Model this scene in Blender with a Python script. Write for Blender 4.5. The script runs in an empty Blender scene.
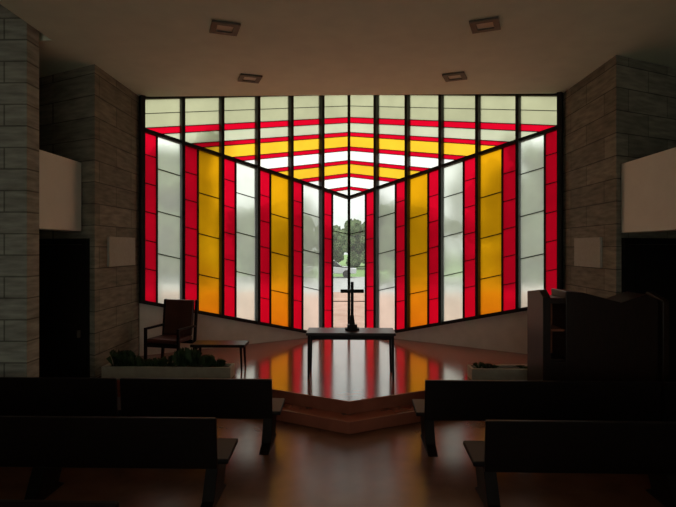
import bpy, bmesh, math, random
from mathutils import Vector, Matrix
random.seed(7)
S=bpy.context.scene
S.view_settings.view_transform='Standard'
S.view_settings.look='None'
S.view_settings.exposure=0.0

# ---------------------------------------------------------------- materials
def newmat(name):
    m=bpy.data.materials.new(name); m.use_nodes=True
    nt=m.node_tree; b=nt.nodes.get('Principled BSDF'); return m,nt,b
def noise_mat(name,c1,c2,scale=6,rough=.6,stretch=(1,1,1),bump=0.0,spec=.3,detail=5,ior=1.5):
    m,nt,b=newmat(name)
    tc=nt.nodes.new('ShaderNodeTexCoord'); mp=nt.nodes.new('ShaderNodeMapping')
    mp.inputs['Scale'].default_value=stretch
    n=nt.nodes.new('ShaderNodeTexNoise'); n.inputs['Scale'].default_value=scale; n.inputs['Detail'].default_value=detail
    r=nt.nodes.new('ShaderNodeValToRGB')
    r.color_ramp.elements[0].color=(*c1,1); r.color_ramp.elements[1].color=(*c2,1)
    r.color_ramp.elements[0].position=.3; r.color_ramp.elements[1].position=.7
    nt.links.new(tc.outputs['Object'],mp.inputs[0]); nt.links.new(mp.outputs[0],n.inputs[0])
    nt.links.new(n.outputs[0],r.inputs[0]); nt.links.new(r.outputs[0],b.inputs['Base Color'])
    b.inputs['Roughness'].default_value=rough; b.inputs['Specular IOR Level'].default_value=spec; b.inputs['IOR'].default_value=ior
    if bump:
        bp=nt.nodes.new('ShaderNodeBump'); bp.inputs['Strength'].default_value=bump; bp.inputs['Distance'].default_value=.02
        nt.links.new(n.outputs[0],bp.inputs['Height']); nt.links.new(bp.outputs[0],b.inputs['Normal'])
    return m
def stone_mat(name,c1,c2,mortar,bw,bh,ms=.012,rough=.8):
    m,nt,b=newmat(name)
    tc=nt.nodes.new('ShaderNodeTexCoord'); sx=nt.nodes.new('ShaderNodeSeparateXYZ')
    ad=nt.nodes.new('ShaderNodeMath'); ad.operation='ADD'
    cx=nt.nodes.new('ShaderNodeCombineXYZ'); br=nt.nodes.new('ShaderNodeTexBrick')
    nt.links.new(tc.outputs['Object'],sx.inputs[0]); nt.links.new(sx.outputs[0],ad.inputs[0]); nt.links.new(sx.outputs[1],ad.inputs[1])
    nt.links.new(ad.outputs[0],cx.inputs[0]); nt.links.new(sx.outputs[2],cx.inputs[1]); nt.links.new(cx.outputs[0],br.inputs[0])
    br.inputs['Scale'].default_value=1; br.inputs['Brick Width'].default_value=bw; br.inputs['Row Height'].default_value=bh
    br.inputs['Mortar Size'].default_value=ms; br.inputs['Mortar Smooth'].default_value=.3
    br.inputs['Color1'].default_value=(*c1,1); br.inputs['Color2'].default_value=(*c2,1); br.inputs['Mortar'].default_value=(*mortar,1)
    n=nt.nodes.new('ShaderNodeTexNoise'); n.inputs['Scale'].default_value=2.6; n.inputs['Detail'].default_value=10
    mp=nt.nodes.new('ShaderNodeMapping'); mp.inputs['Scale'].default_value=(1,1,6)
    nt.links.new(tc.outputs['Object'],mp.inputs[0]); nt.links.new(mp.outputs[0],n.inputs[0])
    r=nt.nodes.new('ShaderNodeMapRange'); r.inputs[1].default_value=.3; r.inputs[2].default_value=.7; r.inputs[3].default_value=.60; r.inputs[4].default_value=1.15
    nt.links.new(n.outputs[0],r.inputs[0])
    mx=nt.nodes.new('ShaderNodeVectorMath'); mx.operation='SCALE'
    nt.links.new(br.outputs[0],mx.inputs[0]); nt.links.new(r.outputs[0],mx.inputs['Scale'])
    nt.links.new(mx.outputs[0],b.inputs['Base Color'])
    bp=nt.nodes.new('ShaderNodeBump'); bp.inputs['Strength'].default_value=.4; bp.inputs['Distance'].default_value=.015; bp.invert=True
    nt.links.new(br.outputs['Fac'],bp.inputs['Height']); nt.links.new(bp.outputs[0],b.inputs['Normal'])
    b.inputs['Roughness'].default_value=rough; b.inputs['Specular IOR Level'].default_value=.2
    return m
def glass_mat(name,col,clear,blur=0.0,zgrad=None,var=.12,zlo=.6,zhi=3.2,rough=.4):
    """thin sheet of patterned glass: part passes straight through, part blurred, part scattered"""
    m,nt,b=newmat(name); nt.nodes.remove(b)
    out=[n for n in nt.nodes if n.type=='OUTPUT_MATERIAL'][0]
    tc=nt.nodes.new('ShaderNodeTexCoord')
    n=nt.nodes.new('ShaderNodeTexNoise'); n.inputs['Scale'].default_value=1.6; n.inputs['Detail'].default_value=3
    nt.links.new(tc.outputs['Object'],n.inputs[0])
    r=nt.nodes.new('ShaderNodeMapRange'); r.inputs[1].default_value=.3; r.inputs[2].default_value=.7; r.inputs[3].default_value=1-var; r.inputs[4].default_value=1+var*.4
    nt.links.new(n.outputs[0],r.inputs[0])
    sc=nt.nodes.new('ShaderNodeVectorMath'); sc.operation='SCALE'
    if zgrad:
        sp=nt.nodes.new('ShaderNodeSeparateXYZ'); nt.links.new(tc.outputs['Object'],sp.inputs[0])
        zr=nt.nodes.new('ShaderNodeMapRange'); zr.inputs[1].default_value=zlo; zr.inputs[2].default_value=zhi
        nt.links.new(sp.outputs[2],zr.inputs[0])
        mc=nt.nodes.new('ShaderNodeMix'); mc.data_type='RGBA'
        nt.links.new(zr.outputs[0],mc.inputs[0]); mc.inputs[6].default_value=(*zgrad,1); mc.inputs[7].default_value=(*col,1)
        nt.links.new(mc.outputs[2],sc.inputs[0])
    else: sc.inputs[0].default_value=col
    nt.links.new(r.outputs[0],sc.inputs['Scale'])
    t=nt.nodes.new('ShaderNodeBsdfTransparent'); l=nt.nodes.new('ShaderNodeBsdfTranslucent')
    nt.links.new(sc.outputs[0],t.inputs[0]); nt.links.new(sc.outputs[0],l.inputs[0])
    mx=nt.nodes.new('ShaderNodeMixShader'); mx.inputs[0].default_value=clear
    nt.links.new(l.outputs[0],mx.inputs[1]); nt.links.new(t.outputs[0],mx.inputs[2])
    res=mx
    if blur:
        rf=nt.nodes.new('ShaderNodeBsdfRefraction'); rf.inputs['Roughness'].default_value=rough; rf.inputs['IOR'].default_value=1.10
        nt.links.new(sc.outputs[0],rf.inputs[0])
        m2=nt.nodes.new('ShaderNodeMixShader'); m2.inputs[0].default_value=blur
        nt.links.new(mx.outputs[0],m2.inputs[1]); nt.links.new(rf.outputs[0],m2.inputs[2]); res=m2
    nt.links.new(res.outputs[0],out.inputs[0])
    return m
M={}
M['ceil']=noise_mat('ceiling_plaster',(.70,.74,.57),(.76,.80,.62),3,.8)
M['stone']=stone_mat('travertine_courses',(.27,.245,.185),(.19,.172,.13),(.09,.08,.06),1.3,.36,.009)
M['block']=stone_mat('concrete_block',(.40,.385,.32),(.35,.335,.28),(.17,.16,.13),1.6,.30,.012)
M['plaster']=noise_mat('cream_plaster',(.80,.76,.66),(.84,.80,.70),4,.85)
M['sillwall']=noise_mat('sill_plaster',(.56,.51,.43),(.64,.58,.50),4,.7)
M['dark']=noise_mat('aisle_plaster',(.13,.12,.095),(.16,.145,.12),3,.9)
M['rear']=noise_mat('rear_plaster',(.40,.38,.31),(.46,.43,.35),3,.9)
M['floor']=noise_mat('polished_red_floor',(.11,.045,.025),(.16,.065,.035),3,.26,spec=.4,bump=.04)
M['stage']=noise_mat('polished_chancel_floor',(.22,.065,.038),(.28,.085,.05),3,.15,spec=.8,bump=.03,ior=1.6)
M['frame']=noise_mat('black_steel',(.008,.007,.006),(.014,.012,.010),8,.6)
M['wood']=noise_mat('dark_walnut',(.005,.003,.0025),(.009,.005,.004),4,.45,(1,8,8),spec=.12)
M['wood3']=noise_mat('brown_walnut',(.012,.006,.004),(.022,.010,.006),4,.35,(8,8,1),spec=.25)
M['door']=noise_mat('door_stained_black',(.006,.005,.004),(.012,.009,.007),4,.6,(8,8,1),spec=.15)
M['wood2']=noise_mat('reddish_wood_lit',(.20,.06,.028),(.30,.09,.04),4,.35,(1,8,8),spec=.4)  # reddish-brown wood, colour lightened as if the window lit it
M['chair']=noise_mat('chair_leather',(.045,.014,.009),(.07,.022,.013),4,.4,spec=.3)
M['planter']=noise_mat('planter_concrete',(.32,.29,.23),(.39,.36,.28),7,.85)
M['soil']=noise_mat('soil',(.02,.012,.008),(.05,.03,.02),30,.95)
M['leaf']=noise_mat('plant_leaf',(.012,.025,.010),(.05,.085,.03),5,.5)
M['plate']=noise_mat('acoustic_panel',(.36,.34,.28),(.40,.38,.32),20,.9)
M['lampglass']=noise_mat('lamp_diffuser',(.50,.47,.38),(.55,.52,.42),10,.4)
M['lampframe']=noise_mat('lamp_frame',(.08,.07,.05),(.11,.09,.07),10,.5)
M['gw']=glass_mat('glass_white_patterned',(.86,.91,.82),.35,.55,rough=.42)
M['gclear']=glass_mat('glass_clear_centre',(.92,.95,.92),.92)
M['gclear2']=glass_mat('glass_clear_next',(.92,.95,.90),.50,.58,rough=.35)
M['gb']=glass_mat('glass_white_band',(1,1,.94),.6,.2)
M['gt']=glass_mat('glass_grey_green_shaded',(.42,.43,.27),.30,.35)  # top row: shade of an eave put into the glass tint
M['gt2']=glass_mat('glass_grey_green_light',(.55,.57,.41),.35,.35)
M['grear']=glass_mat('glass_rear',(.9,.9,.85),.9)
M['gr']=glass_mat('glass_red',(.64,.002,.020),.30,.35)
M['gy']=glass_mat('glass_amber',(.72,.345,.004),.25,.45,zgrad=(.80,.22,.006),zhi=2.6)
M['gyb']=glass_mat('glass_yellow_band',(.92,.54,.03),.5,.2)
M['grass']=noise_mat('lawn',(.12,.22,.07),(.22,.34,.12),1.5,.95)
M['bed']=noise_mat('red_groundcover',(.34,.18,.13),(.46,.29,.23),1.2,.95)
M['road']=noise_mat('asphalt',(.34,.34,.34),(.42,.42,.42),2,.9)
M['conc']=noise_mat('pale_paving',(.62,.61,.56),(.70,.69,.64),2,.9)
M['tree']=noise_mat('tree_foliage',(.05,.085,.03),(.19,.25,.12),1.6,.9,bump=.5)
M['bark']=noise_mat('tree_bark',(.06,.05,.035),(.12,.10,.07),8,.95)
M['car']=noise_mat('car_paint',(.55,.56,.58),(.6,.61,.63),2,.25)
M['carglass']=noise_mat('car_glass',(.02,.025,.03),(.03,.035,.04),2,.1)
M['tyre']=noise_mat('tyre_rubber',(.015,.015,.015),(.025,.025,.025),9,.8)

# ---------------------------------------------------------------- mesh helpers
class MB:
    def __init__(s): s.v=[];s.f=[];s.mi=[];s.mats=[]
    def m(s,mat):
        if mat not in s.mats: s.mats.append(mat)
        return s.mats.index(mat)
    def add(s,vs,fs,mat):
        o=len(s.v); s.v+= [tuple(v) for v in vs]
        k=s.m(mat)
        for f in fs: s.f.append([i+o for i in f]); s.mi.append(k)
    def hexa(s,a,b,mat):
        n=len(a)
        fs=[list(range(n))[::-1],[n+i for i in range(n)]]
        for i in range(n):
            j=(i+1)%n; fs.append([i,j,n+j,n+i])
        s.add(list(a)+list(b),fs,mat)
    def box(s,x0,x1,y0,y1,z0,z1,mat):
        a=[(x0,y0,z0),(x1,y0,z0),(x1,y1,z0),(x0,y1,z0)]
        s.hexa(a,[(x,y,z1) for x,y,z in a],mat)
    def prism(s,pts,z0,z1,mat):
        s.hexa([(x,y,z0) for x,y in pts],[(x,y,z1) for x,y in pts],mat)
    def prismx(s,yz,x0,x1,mat):
        s.hexa([(x0,y,z) for y,z in yz],[(x1,y,z) for y,z in yz],mat)
    def prismy(s,xz,y0,y1,mat):
        s.hexa([(x,y0,z) for x,z in xz],[(x,y1,z) for x,z in xz],mat)
    def taper(s,p,q,r0,r1,mat,n=10):
        p=Vector(p);q=Vector(q);d=(q-p).normalized()
        u=d.orthogonal().normalized(); w=d.cross(u)
        a=[p+(u*math.cos(t)+w*math.sin(t))*r0 for t in [2*math.pi*i/n for i in range(n)]]
        b=[q+(u*math.cos(t)+w*math.sin(t))*r1 for t in [2*math.pi*i/n for i in range(n)]]
        s.hexa(a,b,mat)
    def obj(s,name,parent=None,bevel=0,smooth=False):
        me=bpy.data.meshes.new(name); me.from_pydata(s.v,[],s.f)
        for m in s.mats: me.materials.append(m)
        for p,k in zip(me.polygons,s.mi): p.material_index=k; p.use_smooth=smooth
        bm=bmesh.new(); bm.from_mesh(me); bmesh.ops.recalc_face_normals(bm,faces=bm.faces); bm.to_mesh(me); bm.free()
        o=bpy.data.objects.new(name,me); S.collection.objects.link(o)
        if parent: o.parent=parent
        if bevel:
            b=o.modifiers.new('bevel','BEVEL'); b.width=bevel; b.segments=2; b.limit_method='ANGLE'
        return o
def empty(name,loc=(0,0,0)):
    e=bpy.data.objects.new(name,None); S.collection.objects.link(e); e.location=loc; e.empty_display_size=.2; return e
def B(name,*a,**k):
    b=MB(); b.box(*a); return b.obj(name,**k)

# ---------------------------------------------------------------- constants
Y0=13.4; K=.7; XE=4.21; YE=Y0-K*XE
ZC=6.47; GS=.22; ZE=ZC-GS*XE
ST=.34
def wy(x): return Y0-K*abs(x)
zs=lambda x: max(.36,.17+.30*x)
zd=lambda x: 3.77+.266*x
zc=lambda x: ZC-GS*x
nl=math.hypot(K,1)
def W(side,x,z,off=0):   # point on folded window wall, off>0 = outdoors
    return (side*(x+off*K/nl), wy(x)+off/nl, z)

# ---------------------------------------------------------------- floor / ceiling / walls
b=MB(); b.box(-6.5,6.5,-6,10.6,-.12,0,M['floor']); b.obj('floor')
b=MB()
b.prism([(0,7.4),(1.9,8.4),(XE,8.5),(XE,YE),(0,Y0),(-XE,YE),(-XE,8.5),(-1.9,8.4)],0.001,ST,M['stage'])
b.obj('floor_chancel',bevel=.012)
b=MB()
b.prism([(0,7.04),(2.1,8.15),(2.5,8.17),(2.5,8.42),(1.9,8.395),(0,7.395),(-1.9,8.395),(-2.5,8.42),(-2.5,8.17),(-2.1,8.15)],0.001,.17,M['stage'])
b.obj('chancel_step',bevel=.012)

b=MB(); t=.2
b.box(-4.35,6.6,-6.1,YE+.02,ZE,ZE+t,M['ceil'])
b.box(-6.6,-4.352,7.6,YE+.02,ZE,ZE+t,M['ceil'])
b.box(-6.6,-4.352,-6.1,7.6,ZE+1.0,ZE+1.0+t,M['ceil'])
b.box(-4.352,-4.30,-6.1,7.65,ZE+t,ZE+1.2,M['ceil'])
b.box(-6.6,-4.352,7.6,7.65,ZE+t,ZE+1.2,M['ceil'])
e_=.05
b.hexa([(-XE-e_,YE,ZE),(XE+e_,YE,ZE),(0,Y0+.05,ZC)],[(-XE-e_,YE,ZE+t),(XE+e_,YE,ZE+t),(0,Y0+.05,ZC+t)],M['ceil'])
b.obj('ceiling')

for side,nm in ((-1,'left'),(1,'right')):
    yc=8.6 if side<0 else 8.40
    b=MB(); b.prism([(side*XE,YE),(side*XE,yc),(side*6.45,yc+1.12),(side*6.45,YE)],0,ZE-.0,M['stone'])
    b.obj('wall_'+nm+'_chancel')
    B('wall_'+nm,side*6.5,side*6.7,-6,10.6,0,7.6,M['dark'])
    x=side*(4.48 if side<0 else 4.3)
    y0=7.5 if side<0 else 3.0
    y1=8.70 if side<0 else 8.43
    z0,z1=(2.78,3.93) if side<0 else (2.74,3.83)
    b=MB(); b.box(min(x,x+side*.30),max(x,x+side*.30),y0,y1,z0,z1,M['plaster'])
    b.obj('wall_'+nm+'_gallery',bevel=.01)
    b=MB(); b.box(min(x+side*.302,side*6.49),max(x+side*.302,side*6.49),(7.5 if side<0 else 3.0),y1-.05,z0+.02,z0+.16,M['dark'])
    b.obj('ceiling_'+nm+'_aisle_light_block')  # soffit slab added to block light and keep the space below dark
    # door set against the angled wall under the gallery
    def D(s0,s1,o0,o1,za,zb,mat,bb):
        ux,uy=side*2.24/2.504,1.12/2.504; nx,ny=side*uy*1.0,-abs(ux)
        P=lambda s_,o_:(side*XE+ux*s_+nx*o_, yc+uy*s_+ny*o_)
        bb.prism([P(s0,o0),P(s1,o0),P(s1,o1),P(s0,o1)],za,zb,mat)
    b=MB()
    D(.12,.22,.002,.07,0.002,2.66,M['door'],b); D(1.50,1.60,.002,.07,0.002,2.66,M['door'],b); D(.22,1.50,.002,.07,2.56,2.66,M['door'],b)
    D(.225,1.495,.004,.04,0.01,2.555,M['door'],b)
    for zz in (.35,1.45): D(.4,1.3,.041,.05,zz,zz+.85,M['door'],b)
    D(.30,.33,.041,.09,1.0,1.12,M['lampframe'],b)
    b.obj('door_%d'%(1 if side<0 else 2))
B('wall_left_pier',-5.6,-4.48,7.2,7.49,0,ZE+.99,M['block'])
# rear wall, with tall unseen window added and enlarged for fill light
RX,R0,R1=5.4,.5,5.2
b=MB()
b.box(-6.7,6.7,-6.2,-6,0,R0,M['rear']); b.box(-6.7,6.7,-6.2,-6,R1,7.0,M['rear'])
b.box(-6.7,-RX,-6.2,-6,R0,R1,M['rear']); b.box(RX,6.7,-6.2,-6,R0,R1,M['rear'])
b.obj('wall_rear')
b=MB(); b.add([(-RX,-6.1,R0),(RX,-6.1,R0),(RX,-6.1,R1),(-RX,-6.1,R1)],[[0,1,2,3]],M['grear'])
for i in range(6): b.box(-RX+i*RX*.4-.03,-RX+i*RX*.4+.03,-6.16,-6.04,R0,R1,M['frame'])
b.obj('window_3')

# ---------------------------------------------------------------- folded window
def clip(poly,a,bb,c):
    out=[]
    for i in range(len(poly)):
        p,q=poly[i],poly[(i+1)%len(poly)]
        fp=a*p[0]+bb*p[1]+c; fq=a*q[0]+bb*q[1]+c
        if fp>=0: out.append(p)
        if fp*fq<0:
            t=fp/(fp-fq); out.append((p[0]+t*(q[0]-p[0]),p[1]+t*(q[1]-p[1])))
    return out
LC=[5.76,5.40,5.03,4.69,4.36,4.03]
HW=[.07,.05,.05,.045,.045,.04]
bw=XE/6
bays=['gclear','gclear2','gy','gw','gy','gw']
def bar(b,side,p,q,w,o0,o1,mat):
    dx,dz=q[0]-p[0],q[1]-p[1]; L=math.hypot(dx,dz); nx,nz=-dz/L*w/2,dx/L*w/2
    pts=[(p[0]+nx,p[1]+nz),(q[0]+nx,q[1]+nz),(q[0]-nx,q[1]-nz),(p[0]-nx,p[1]-nz)]
    b.hexa([W(side,x,z,o0) for x,z in pts],[W(side,x,z,o1) for x,z in pts],mat)
for wi,side in ((1,-1),(2,1)):
    par=empty('window_%d'%wi)
    G=MB(); F=MB(); T=MB()
    def pane(poly,mat):
        if len(poly)<3: return
        G.add([W(side,x,z,0) for x,z in poly],[list(range(len(poly)))],mat)
    for i in range(6):
        x0=i*bw; x1=x0+bw; xr=x0+bw*.60
        mat=M[bays[i]]
        pane([(x0,zs(x0)),(xr,zs(xr)),(xr,zd(xr)),(x0,zd(x0))],mat)
        pane([(xr,zs(xr)),(x1,zs(x1)),(x1,zd(x1)),(xr,zd(xr))],M['gr'])
        n=4
        for k in range(1,n):
            f=k/n+(.05 if i%2 else -.02)
            za=zs(x0)+(zd(x0)-zs(x0))*f; zb=zs(xr)+(zd(xr)-zs(xr))*f
            bar(T,side,(x0,za),(xr,zb),.018,-.012,.012,M['frame'])
        for k in range(1,6):
            f=k/6+(.03 if i%2 else 0)
            za=zs(xr)+(zd(xr)-zs(xr))*f; zb=zs(x1)+(zd(x1)-zs(x1))*f
            bar(T,side,(xr,za),(x1,zb),.015,-.010,.010,M['frame'])
        bar(T,side,(xr,zs(xr)),(xr,zd(xr)),.03,-.03,.02,M['frame'])
        w=.055 if i<5 else .07
        xx=x1 if i<5 else x1-.035
        bar(F,side,(xx,zs(xx)-.02),(xx,zc(xx)-.01),w,-.14,.04,M['frame'])
        base=[(x0,zd(x0)),(x1,zd(x1)),(x1,zc(x1)),(x0,zc(x0))]
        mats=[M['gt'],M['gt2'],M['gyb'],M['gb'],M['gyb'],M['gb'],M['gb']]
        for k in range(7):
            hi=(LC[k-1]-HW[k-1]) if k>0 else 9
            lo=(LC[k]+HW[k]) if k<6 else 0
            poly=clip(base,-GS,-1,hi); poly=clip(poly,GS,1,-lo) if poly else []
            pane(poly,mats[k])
            if k<6:
                poly=clip(base,-GS,-1,LC[k]+HW[k]); poly=clip(poly,GS,1,-(LC[k]-HW[k])) if poly else []
                pane(poly,M['gr'])
    for k in range(6):
        for s2 in (-1,1):
            c=LC[k]+s2*HW[k]
            xm=min(XE,(c-3.77)/(.266+GS))
            bar(T,side,(0,c),(xm,c-GS*xm),.014,-.015,.015,M['frame'])
    bar(T,side,(0,6.12),(XE,6.12-GS*XE),.01,-.012,.012,M['frame'])
    bar(F,side,(0,zd(0)),(XE,zd(XE)),.065,-.10,.05,M['frame'])
    bar(F,side,(.6333,.36),(XE,zs(XE)),.07,-.10,.05,M['frame'])
    bar(F,side,(0,.365),(.6333,.365),.05,-.10,.05,M['frame'])
    bar(F,side,(0,zc(0)-.03),(XE,zc(XE)-.03),.06,-.08,.05,M['frame'])
    G.obj('glass_panes',par); F.obj('frame_fins',par); T.obj('lead_bars',par)
    if side==1:
        c=MB(); c.prism([(-.035,Y0-.18),(.035,Y0-.18),(.035,Y0+.03),(-.035,Y0+.03)],ST+.002,ZC-.01,M['frame']); c.obj('centre_mullion',par)
    b=MB()
    pts=[(.62,.0),(XE,.0),(XE,zs(XE)-.04),(.62,.33)]
    b.hexa([W(side,x,z,-.04) for x,z in pts],[W(side,x,z,.2) for x,z in pts],M['sillwall'])
    b.obj('wall_%s_sill'%('left' if side<0 else 'right'))

# ---------------------------------------------------------------- wall panels, ceiling lights
B('acoustic_panel',-XE+.002,-XE+.04,9.05,10.15,2.17,2.70,M['plate'])
B('acoustic_panel',XE-.04,XE-.002,8.85,9.85,2.17,2.68,M['plate'])
for X,yy in ((-1.71,7.2),(1.85,7.2),(-1.77,9.35),(1.87,9.35)):
    b=MB(); h=.19; i=.11
    for (x0,x1,y0,y1) in ((-h,h,-h,-i),(-h,h,i,h),(-h,-i,-i,i),(i,h,-i,i)): b.box(x0,x1,y0,y1,-.03,0,M['lampframe'])
    b.box(-i,i,-i,i,-.012,0,M['lampglass'])
    o=b.obj('recessed_ceiling_light')
    o.location=(X,yy,ZE-.001); o.rotation_euler=(0,0,.35*(1 if X<0 else -1))

# ---------------------------------------------------------------- pews
def pew(x0,x1,y,rot=0,outer=True):
    s=1 if x1>x0 else -1; L=abs(x1-x0)
    e=empty('pew',(x0,y,0)); e.rotation_euler=(0,0,rot)
    b=MB()
    yz=[(0,.34),(.05,.32),(.0,.85),(-.05,.85)]
    b.prismx(yz,0 if s>0 else -L,L if s>0 else 0,M['wood']); b.obj('backrest',e,bevel=.01)
    b=MB(); x_a=-.10*s; xa,xb=sorted((x_a,s*L))
    b.prismx([(.045,.37),(.52,.41),(.52,.46),(.045,.42)],xa,xb,M['wood']); b.obj('seat',e,bevel=.012)
    b=MB()
    n=max(2,int(L/1.5)+1)
    for k in range(n):
        xx=s*(.0+(L-.2)*k/(n-1)); xa,xb=sorted((xx,xx+s*.12))
        b.prismx([(.06,.368),(.48,.402),(.30,.07),(.42,.0),(-.30,.0),(-.10,.07)],xa,xb,M['wood'])
    b.obj('supports',e,bevel=.005)
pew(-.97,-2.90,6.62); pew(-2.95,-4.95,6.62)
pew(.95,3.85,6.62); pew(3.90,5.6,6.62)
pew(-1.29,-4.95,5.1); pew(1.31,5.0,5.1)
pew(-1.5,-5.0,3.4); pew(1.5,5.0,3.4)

# ---------------------------------------------------------------- communion table + cross
e=empty('communion_table',(.03,8.95,ST))
b=MB(); b.box(-.74,.74,-.3,.3,.715,.76,M['wood3']); b.obj('table_top',e,bevel=.008)
b=MB(); b.box(-.68,.68,-.25,-.22,.64,.713,M['wood']); b.box(-.68,.68,.22,.25,.64,.713,M['wood'])
b.box(-.68,-.65,-.22,.22,.64,.713,M['wood']); b.box(.65,.68,-.22,.22,.64,.713,M['wood']); b.obj('apron',e)
b=MB()
for sx in (-1,1):
    for sy in (-1,1):
        b.hexa([(sx*.70-.018,sy*.25-.018,0),(sx*.70+.018,sy*.25-.018,0),(sx*.70+.018,sy*.25+.018,0),(sx*.70-.018,sy*.25+.018,0)],
               [(sx*.69-.024,sy*.25-.024,.71),(sx*.69+.024,sy*.25-.024,.71),(sx*.69+.024,sy*.25+.024,.71),(sx*.69-.024,sy*.25+.024,.71)],M['wood'])
b.obj('legs',e)
e=empty('altar_cross',(.055,9.0,ST+.762))
b=MB(); b.box(-.12,.12,-.07,.07,0,.035,M['wood']); b.box(-.085,.085,-.05,.05,.035,.09,M['wood']); b.obj('cross_base',e,bevel=.006)
b=MB(); b.prismy([(-.05,.09),(.05,.09),(.026,.26),(.026,.82),(-.026,.82),(-.026,.26)],-.02,.02,M['wood'])
b.box(-.20,-.026,-.02,.02,.63,.69,M['wood']); b.box(.026,.20,-.02,.02,.63,.69,M['wood']); b.obj('cross_bars',e,bevel=.004)

# ---------------------------------------------------------------- minister's chair and side bench
e=empty('clergy_armchair',(-3.42,9.98,ST)); e.rotation_euler=(0,0,-.25)
b=MB()
b.box(-.31,.31,-.30,.28,.38,.46,M['chair']); b.obj('seat',e,bevel=.02)
b=MB(); b.prismx([(.24,.46),(.29,.46),(.38,1.14),(.33,1.14)],-.31,.31,M['chair']); b.obj('backrest',e,bevel=.02)
b=MB()
for s in (-1,1):
    xa,xb=sorted((s*.325,s*.375))
    b.box(xa,xb,-.30,.30,.62,.66,M['wood'])
    b.box(xa,xb,-.30,-.25,0,.62,M['wood'])
    b.prismx([(.24,0),(.29,0),(.40,1.14),(.35,1.14)],xa,xb,M['wood'])
b.box(-.325,.325,-.29,-.25,.30,.375,M['wood'])
b.box(-.325,.325,.25,.28,.30,.375,M['wood'])
b.obj('arms_and_legs',e,bevel=.006)
e=empty('side_bench',(-2.3,9.34,ST))
b=MB(); b.box(-.48,.48,-.22,.22,.42,.47,M['wood']); b.obj('bench_top',e,bevel=.008)
b=MB()
for sx in (-1,1):
    for sy in (-1,1):
        b.taper((sx*.42,sy*.17,0),(sx*.40,sy*.15,.418),.015,.025,M['wood'],8)
    b.box(sx*.40-.015,sx*.40+.015,-.13,.13,.37,.418,M['wood'])
b.obj('bench_legs',e)

# ---------------------------------------------------------------- planters
def planter(x0,x1,dens,hmax):
    e=empty('planter_box',((x0+x1)/2,8.78,ST+.001)); h=(x1-x0)/2; d=.17; H=.19
    b=MB(); t=.04
    b.box(-h,h,-d,-d+t,0,H,M['planter']); b.box(-h,h,d-t,d,0,H,M['planter'])
    b.box(-h,-h+t,-d+t,d-t,0,H,M['planter']); b.box(h-t,h,-d+t,d-t,0,H,M['planter'])
    b.obj('box_walls',e)
    b=MB(); b.box(-h+t,h-t,-d+t,d-t,0,H-.04,M['soil']); b.obj('soil',e)
    b=MB()
    for _ in range(int(dens)):
        cx=-h+.15+(2*h-.35)*random.random()**1.3; cy=random.uniform(-.07,.05)
        hh=random.uniform(.08,hmax)*(.7+.3*math.sin(cx*5))
        for k in range(8):
            a=random.uniform(0,6.28); r=random.uniform(.05,.11); w=.022
            p=Vector((cx,cy,H-.04)); q=p+Vector((math.cos(a)*r*.6,math.sin(a)*r*.6,hh)); t2=p+Vector((math.cos(a)*r*1.3,math.sin(a)*r*1.1,hh*.8))
            sd=Vector((-math.sin(a),math.cos(a),0))*w
            b.add([p,q-sd,t2,q+sd],[[0,1,2],[0,2,3]],M['leaf'])
    b.obj('foliage',e)
planter(-4.1,-1.95,95,.36); planter(2.0,3.9,10,.15)

# ---------------------------------------------------------------- organ console (right)
e=empty('organ_console',(2.74,7.6,0))
b=MB()
b.prismx([(-.1,0),(.56,0),(.56,1.84),(.05,1.90),(-.1,1.80)],0,.11,M['wood3']); b.obj('left_cheek',e,bevel=.01)
b=MB()
b.box(.11,.36,.50,.55,.9,1.70,M['wood2']); b.box(.11,.36,.05,.50,.86,.90,M['wood3']); b.box(.11,.36,.05,.50,1.30,1.33,M['wood2'])
b.box(.11,.36,.05,.55,1.70,1.78,M['wood3']); b.box(.11,.36,.0,.55,0,.86,M['wood3'])
b.obj('music_shelf',e)
b=MB()
b.prismy([(.36,0),(1.66,0),(1.66,1.76),(1.5,1.84),(1.15,1.72),(.62,1.86),(.36,1.88)],0,.55,M['wood3']); b.obj('case',e,bevel=.01)
b=MB(); b.prismx([(-.1,0),(.56,0),(.56,1.66),(.3,1.86),(-.1,1.76)],1.665,1.76,M['wood3']); b.obj('right_cheek',e,bevel=.01)

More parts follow.
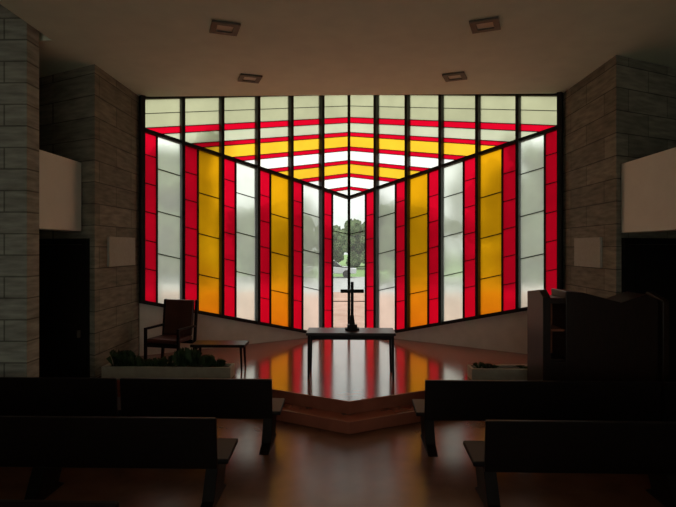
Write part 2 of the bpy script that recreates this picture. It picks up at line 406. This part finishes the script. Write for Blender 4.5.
# ---------------------------------------------------------------- outdoors
b=MB(); b.box(-60,60,14.2,30,-.3,-.02,M['bed']); b.obj('ground_flower_bed')
b=MB(); b.box(-60,60,30,46,-.3,-.02,M['road']); b.obj('ground_road')
b=MB(); b.box(-120,120,46,200,-.3,-.02,M['grass']); b.obj('ground_lawn')
b=MB(); b.box(-60,60,-60,-6.3,-.3,-.02,M['conc']); b.obj('ground_forecourt_bounce')  # unseen paving behind the rear window, kept bright to bounce light onto the ceiling
def tree(x,y,h,r,n=26,low=.3):
    e=empty('tree',(x,y,-.02))
    b=MB(); b.taper((0,0,0),(0,0,h*.55),.22,.12,M['bark'])
    for k in range(4):
        a=k*1.6; b.taper((0,0,h*.4),(math.cos(a)*r*.5,math.sin(a)*r*.5,h*.7),.09,.04,M['bark'],6)
    b.obj('trunk',e)
    bm=bmesh.new()
    for k in range(n):
        a=random.uniform(0,6.28); rr=r*.85*math.sqrt(random.random()); zz=random.uniform(h*low,h*.92)
        m=Matrix.Translation((math.cos(a)*rr,math.sin(a)*rr,zz))
        R=r*random.uniform(.12,.28)
        ret=bmesh.ops.create_icosphere(bm,subdivisions=3,radius=R,matrix=m)
        for v in ret['verts']: v.co+=Vector((random.uniform(-1,1),random.uniform(-1,1),random.uniform(-1,1)))*R*.3
    me=bpy.data.meshes.new('canopy'); bm.to_mesh(me); bm.free(); me.materials.append(M['tree'])
    o=bpy.data.objects.new('canopy',me); S.collection.objects.link(o); o.parent=e
tree(2.2,64,6.0,3.4,50,.15); tree(-3.4,72,5.5,3.2,40,.15); tree(8,70,8,5,50,.15); tree(-9.5,62,8,5,50,.15)
tree(-8.8,24,8.0,3.2,60,.12); tree(9.8,24,7.6,3.0,60,.12)
tree(-14,40,9.5,5,50,.12); tree(14,42,9,5,50,.12)
tree(-5.6,40,4.6,2.4,40,.12); tree(6.0,38,4.6,2.4,40,.12)
tree(-24,60,12,7,50,.1); tree(25,58,12,7,50,.1); tree(2.6,33,2.5,1.1,24,.12)
def car(x,y,rot):
    e=empty('car',(x,y,0)); e.rotation_euler=(0,0,rot)
    b=MB()
    pr=[(-2.2,.35),(2.2,.35),(2.25,.75),(1.3,.92),(-1.9,.95),(-2.25,.8)]
    b.hexa([(x,-.85,z) for x,z in pr],[(x,.85,z) for x,z in pr],M['car']); b.obj('body',e,bevel=.06)
    b=MB(); pr=[(-1.6,.945),(1.0,.925),(.35,1.42),(-1.0,1.42)]
    b.hexa([(x,-.75,z) for x,z in pr],[(x,.75,z) for x,z in pr],M['carglass']); 
    b.box(-1.0,.35,-.7,.7,1.42,1.46,M['car']); b.obj('cabin',e,bevel=.04)
    b=MB()
    for wx in (-1.4,1.4):
        for s in (-1,1): b.taper((wx,s*.70,.31),(wx,s*.9,.31),.33,.33,M['tyre'],20)
    b.obj('wheels',e)
car(-1.6,45,0)

# ---------------------------------------------------------------- sky light
w=bpy.data.worlds.new('overcast_sky'); S.world=w; w.use_nodes=True
nt=w.node_tree; bg=nt.nodes['Background']
tc=nt.nodes.new('ShaderNodeTexCoord'); sp=nt.nodes.new('ShaderNodeSeparateXYZ'); rp=nt.nodes.new('ShaderNodeValToRGB')
nt.links.new(tc.outputs['Generated'],sp.inputs[0]); nt.links.new(sp.outputs[2],rp.inputs[0])
rp.color_ramp.elements[0].color=(.40,.42,.41,1); rp.color_ramp.elements[1].color=(1.0,1.0,.96,1); rp.color_ramp.elements[1].position=.6
nt.links.new(rp.outputs[0],bg.inputs[0]); bg.inputs[1].default_value=2.35

# ---------------------------------------------------------------- camera
cd=bpy.data.cameras.new('camera'); cam=bpy.data.objects.new('camera',cd); S.collection.objects.link(cam)
cd.sensor_width=36; cd.lens=28.0; cam.location=(0,0,2.5); cam.rotation_euler=(math.radians(90),0,math.radians(1.5))
cd.shift_x=2.8/676; cd.shift_y=-5.5/676; cd.clip_end=500
S.camera=cam
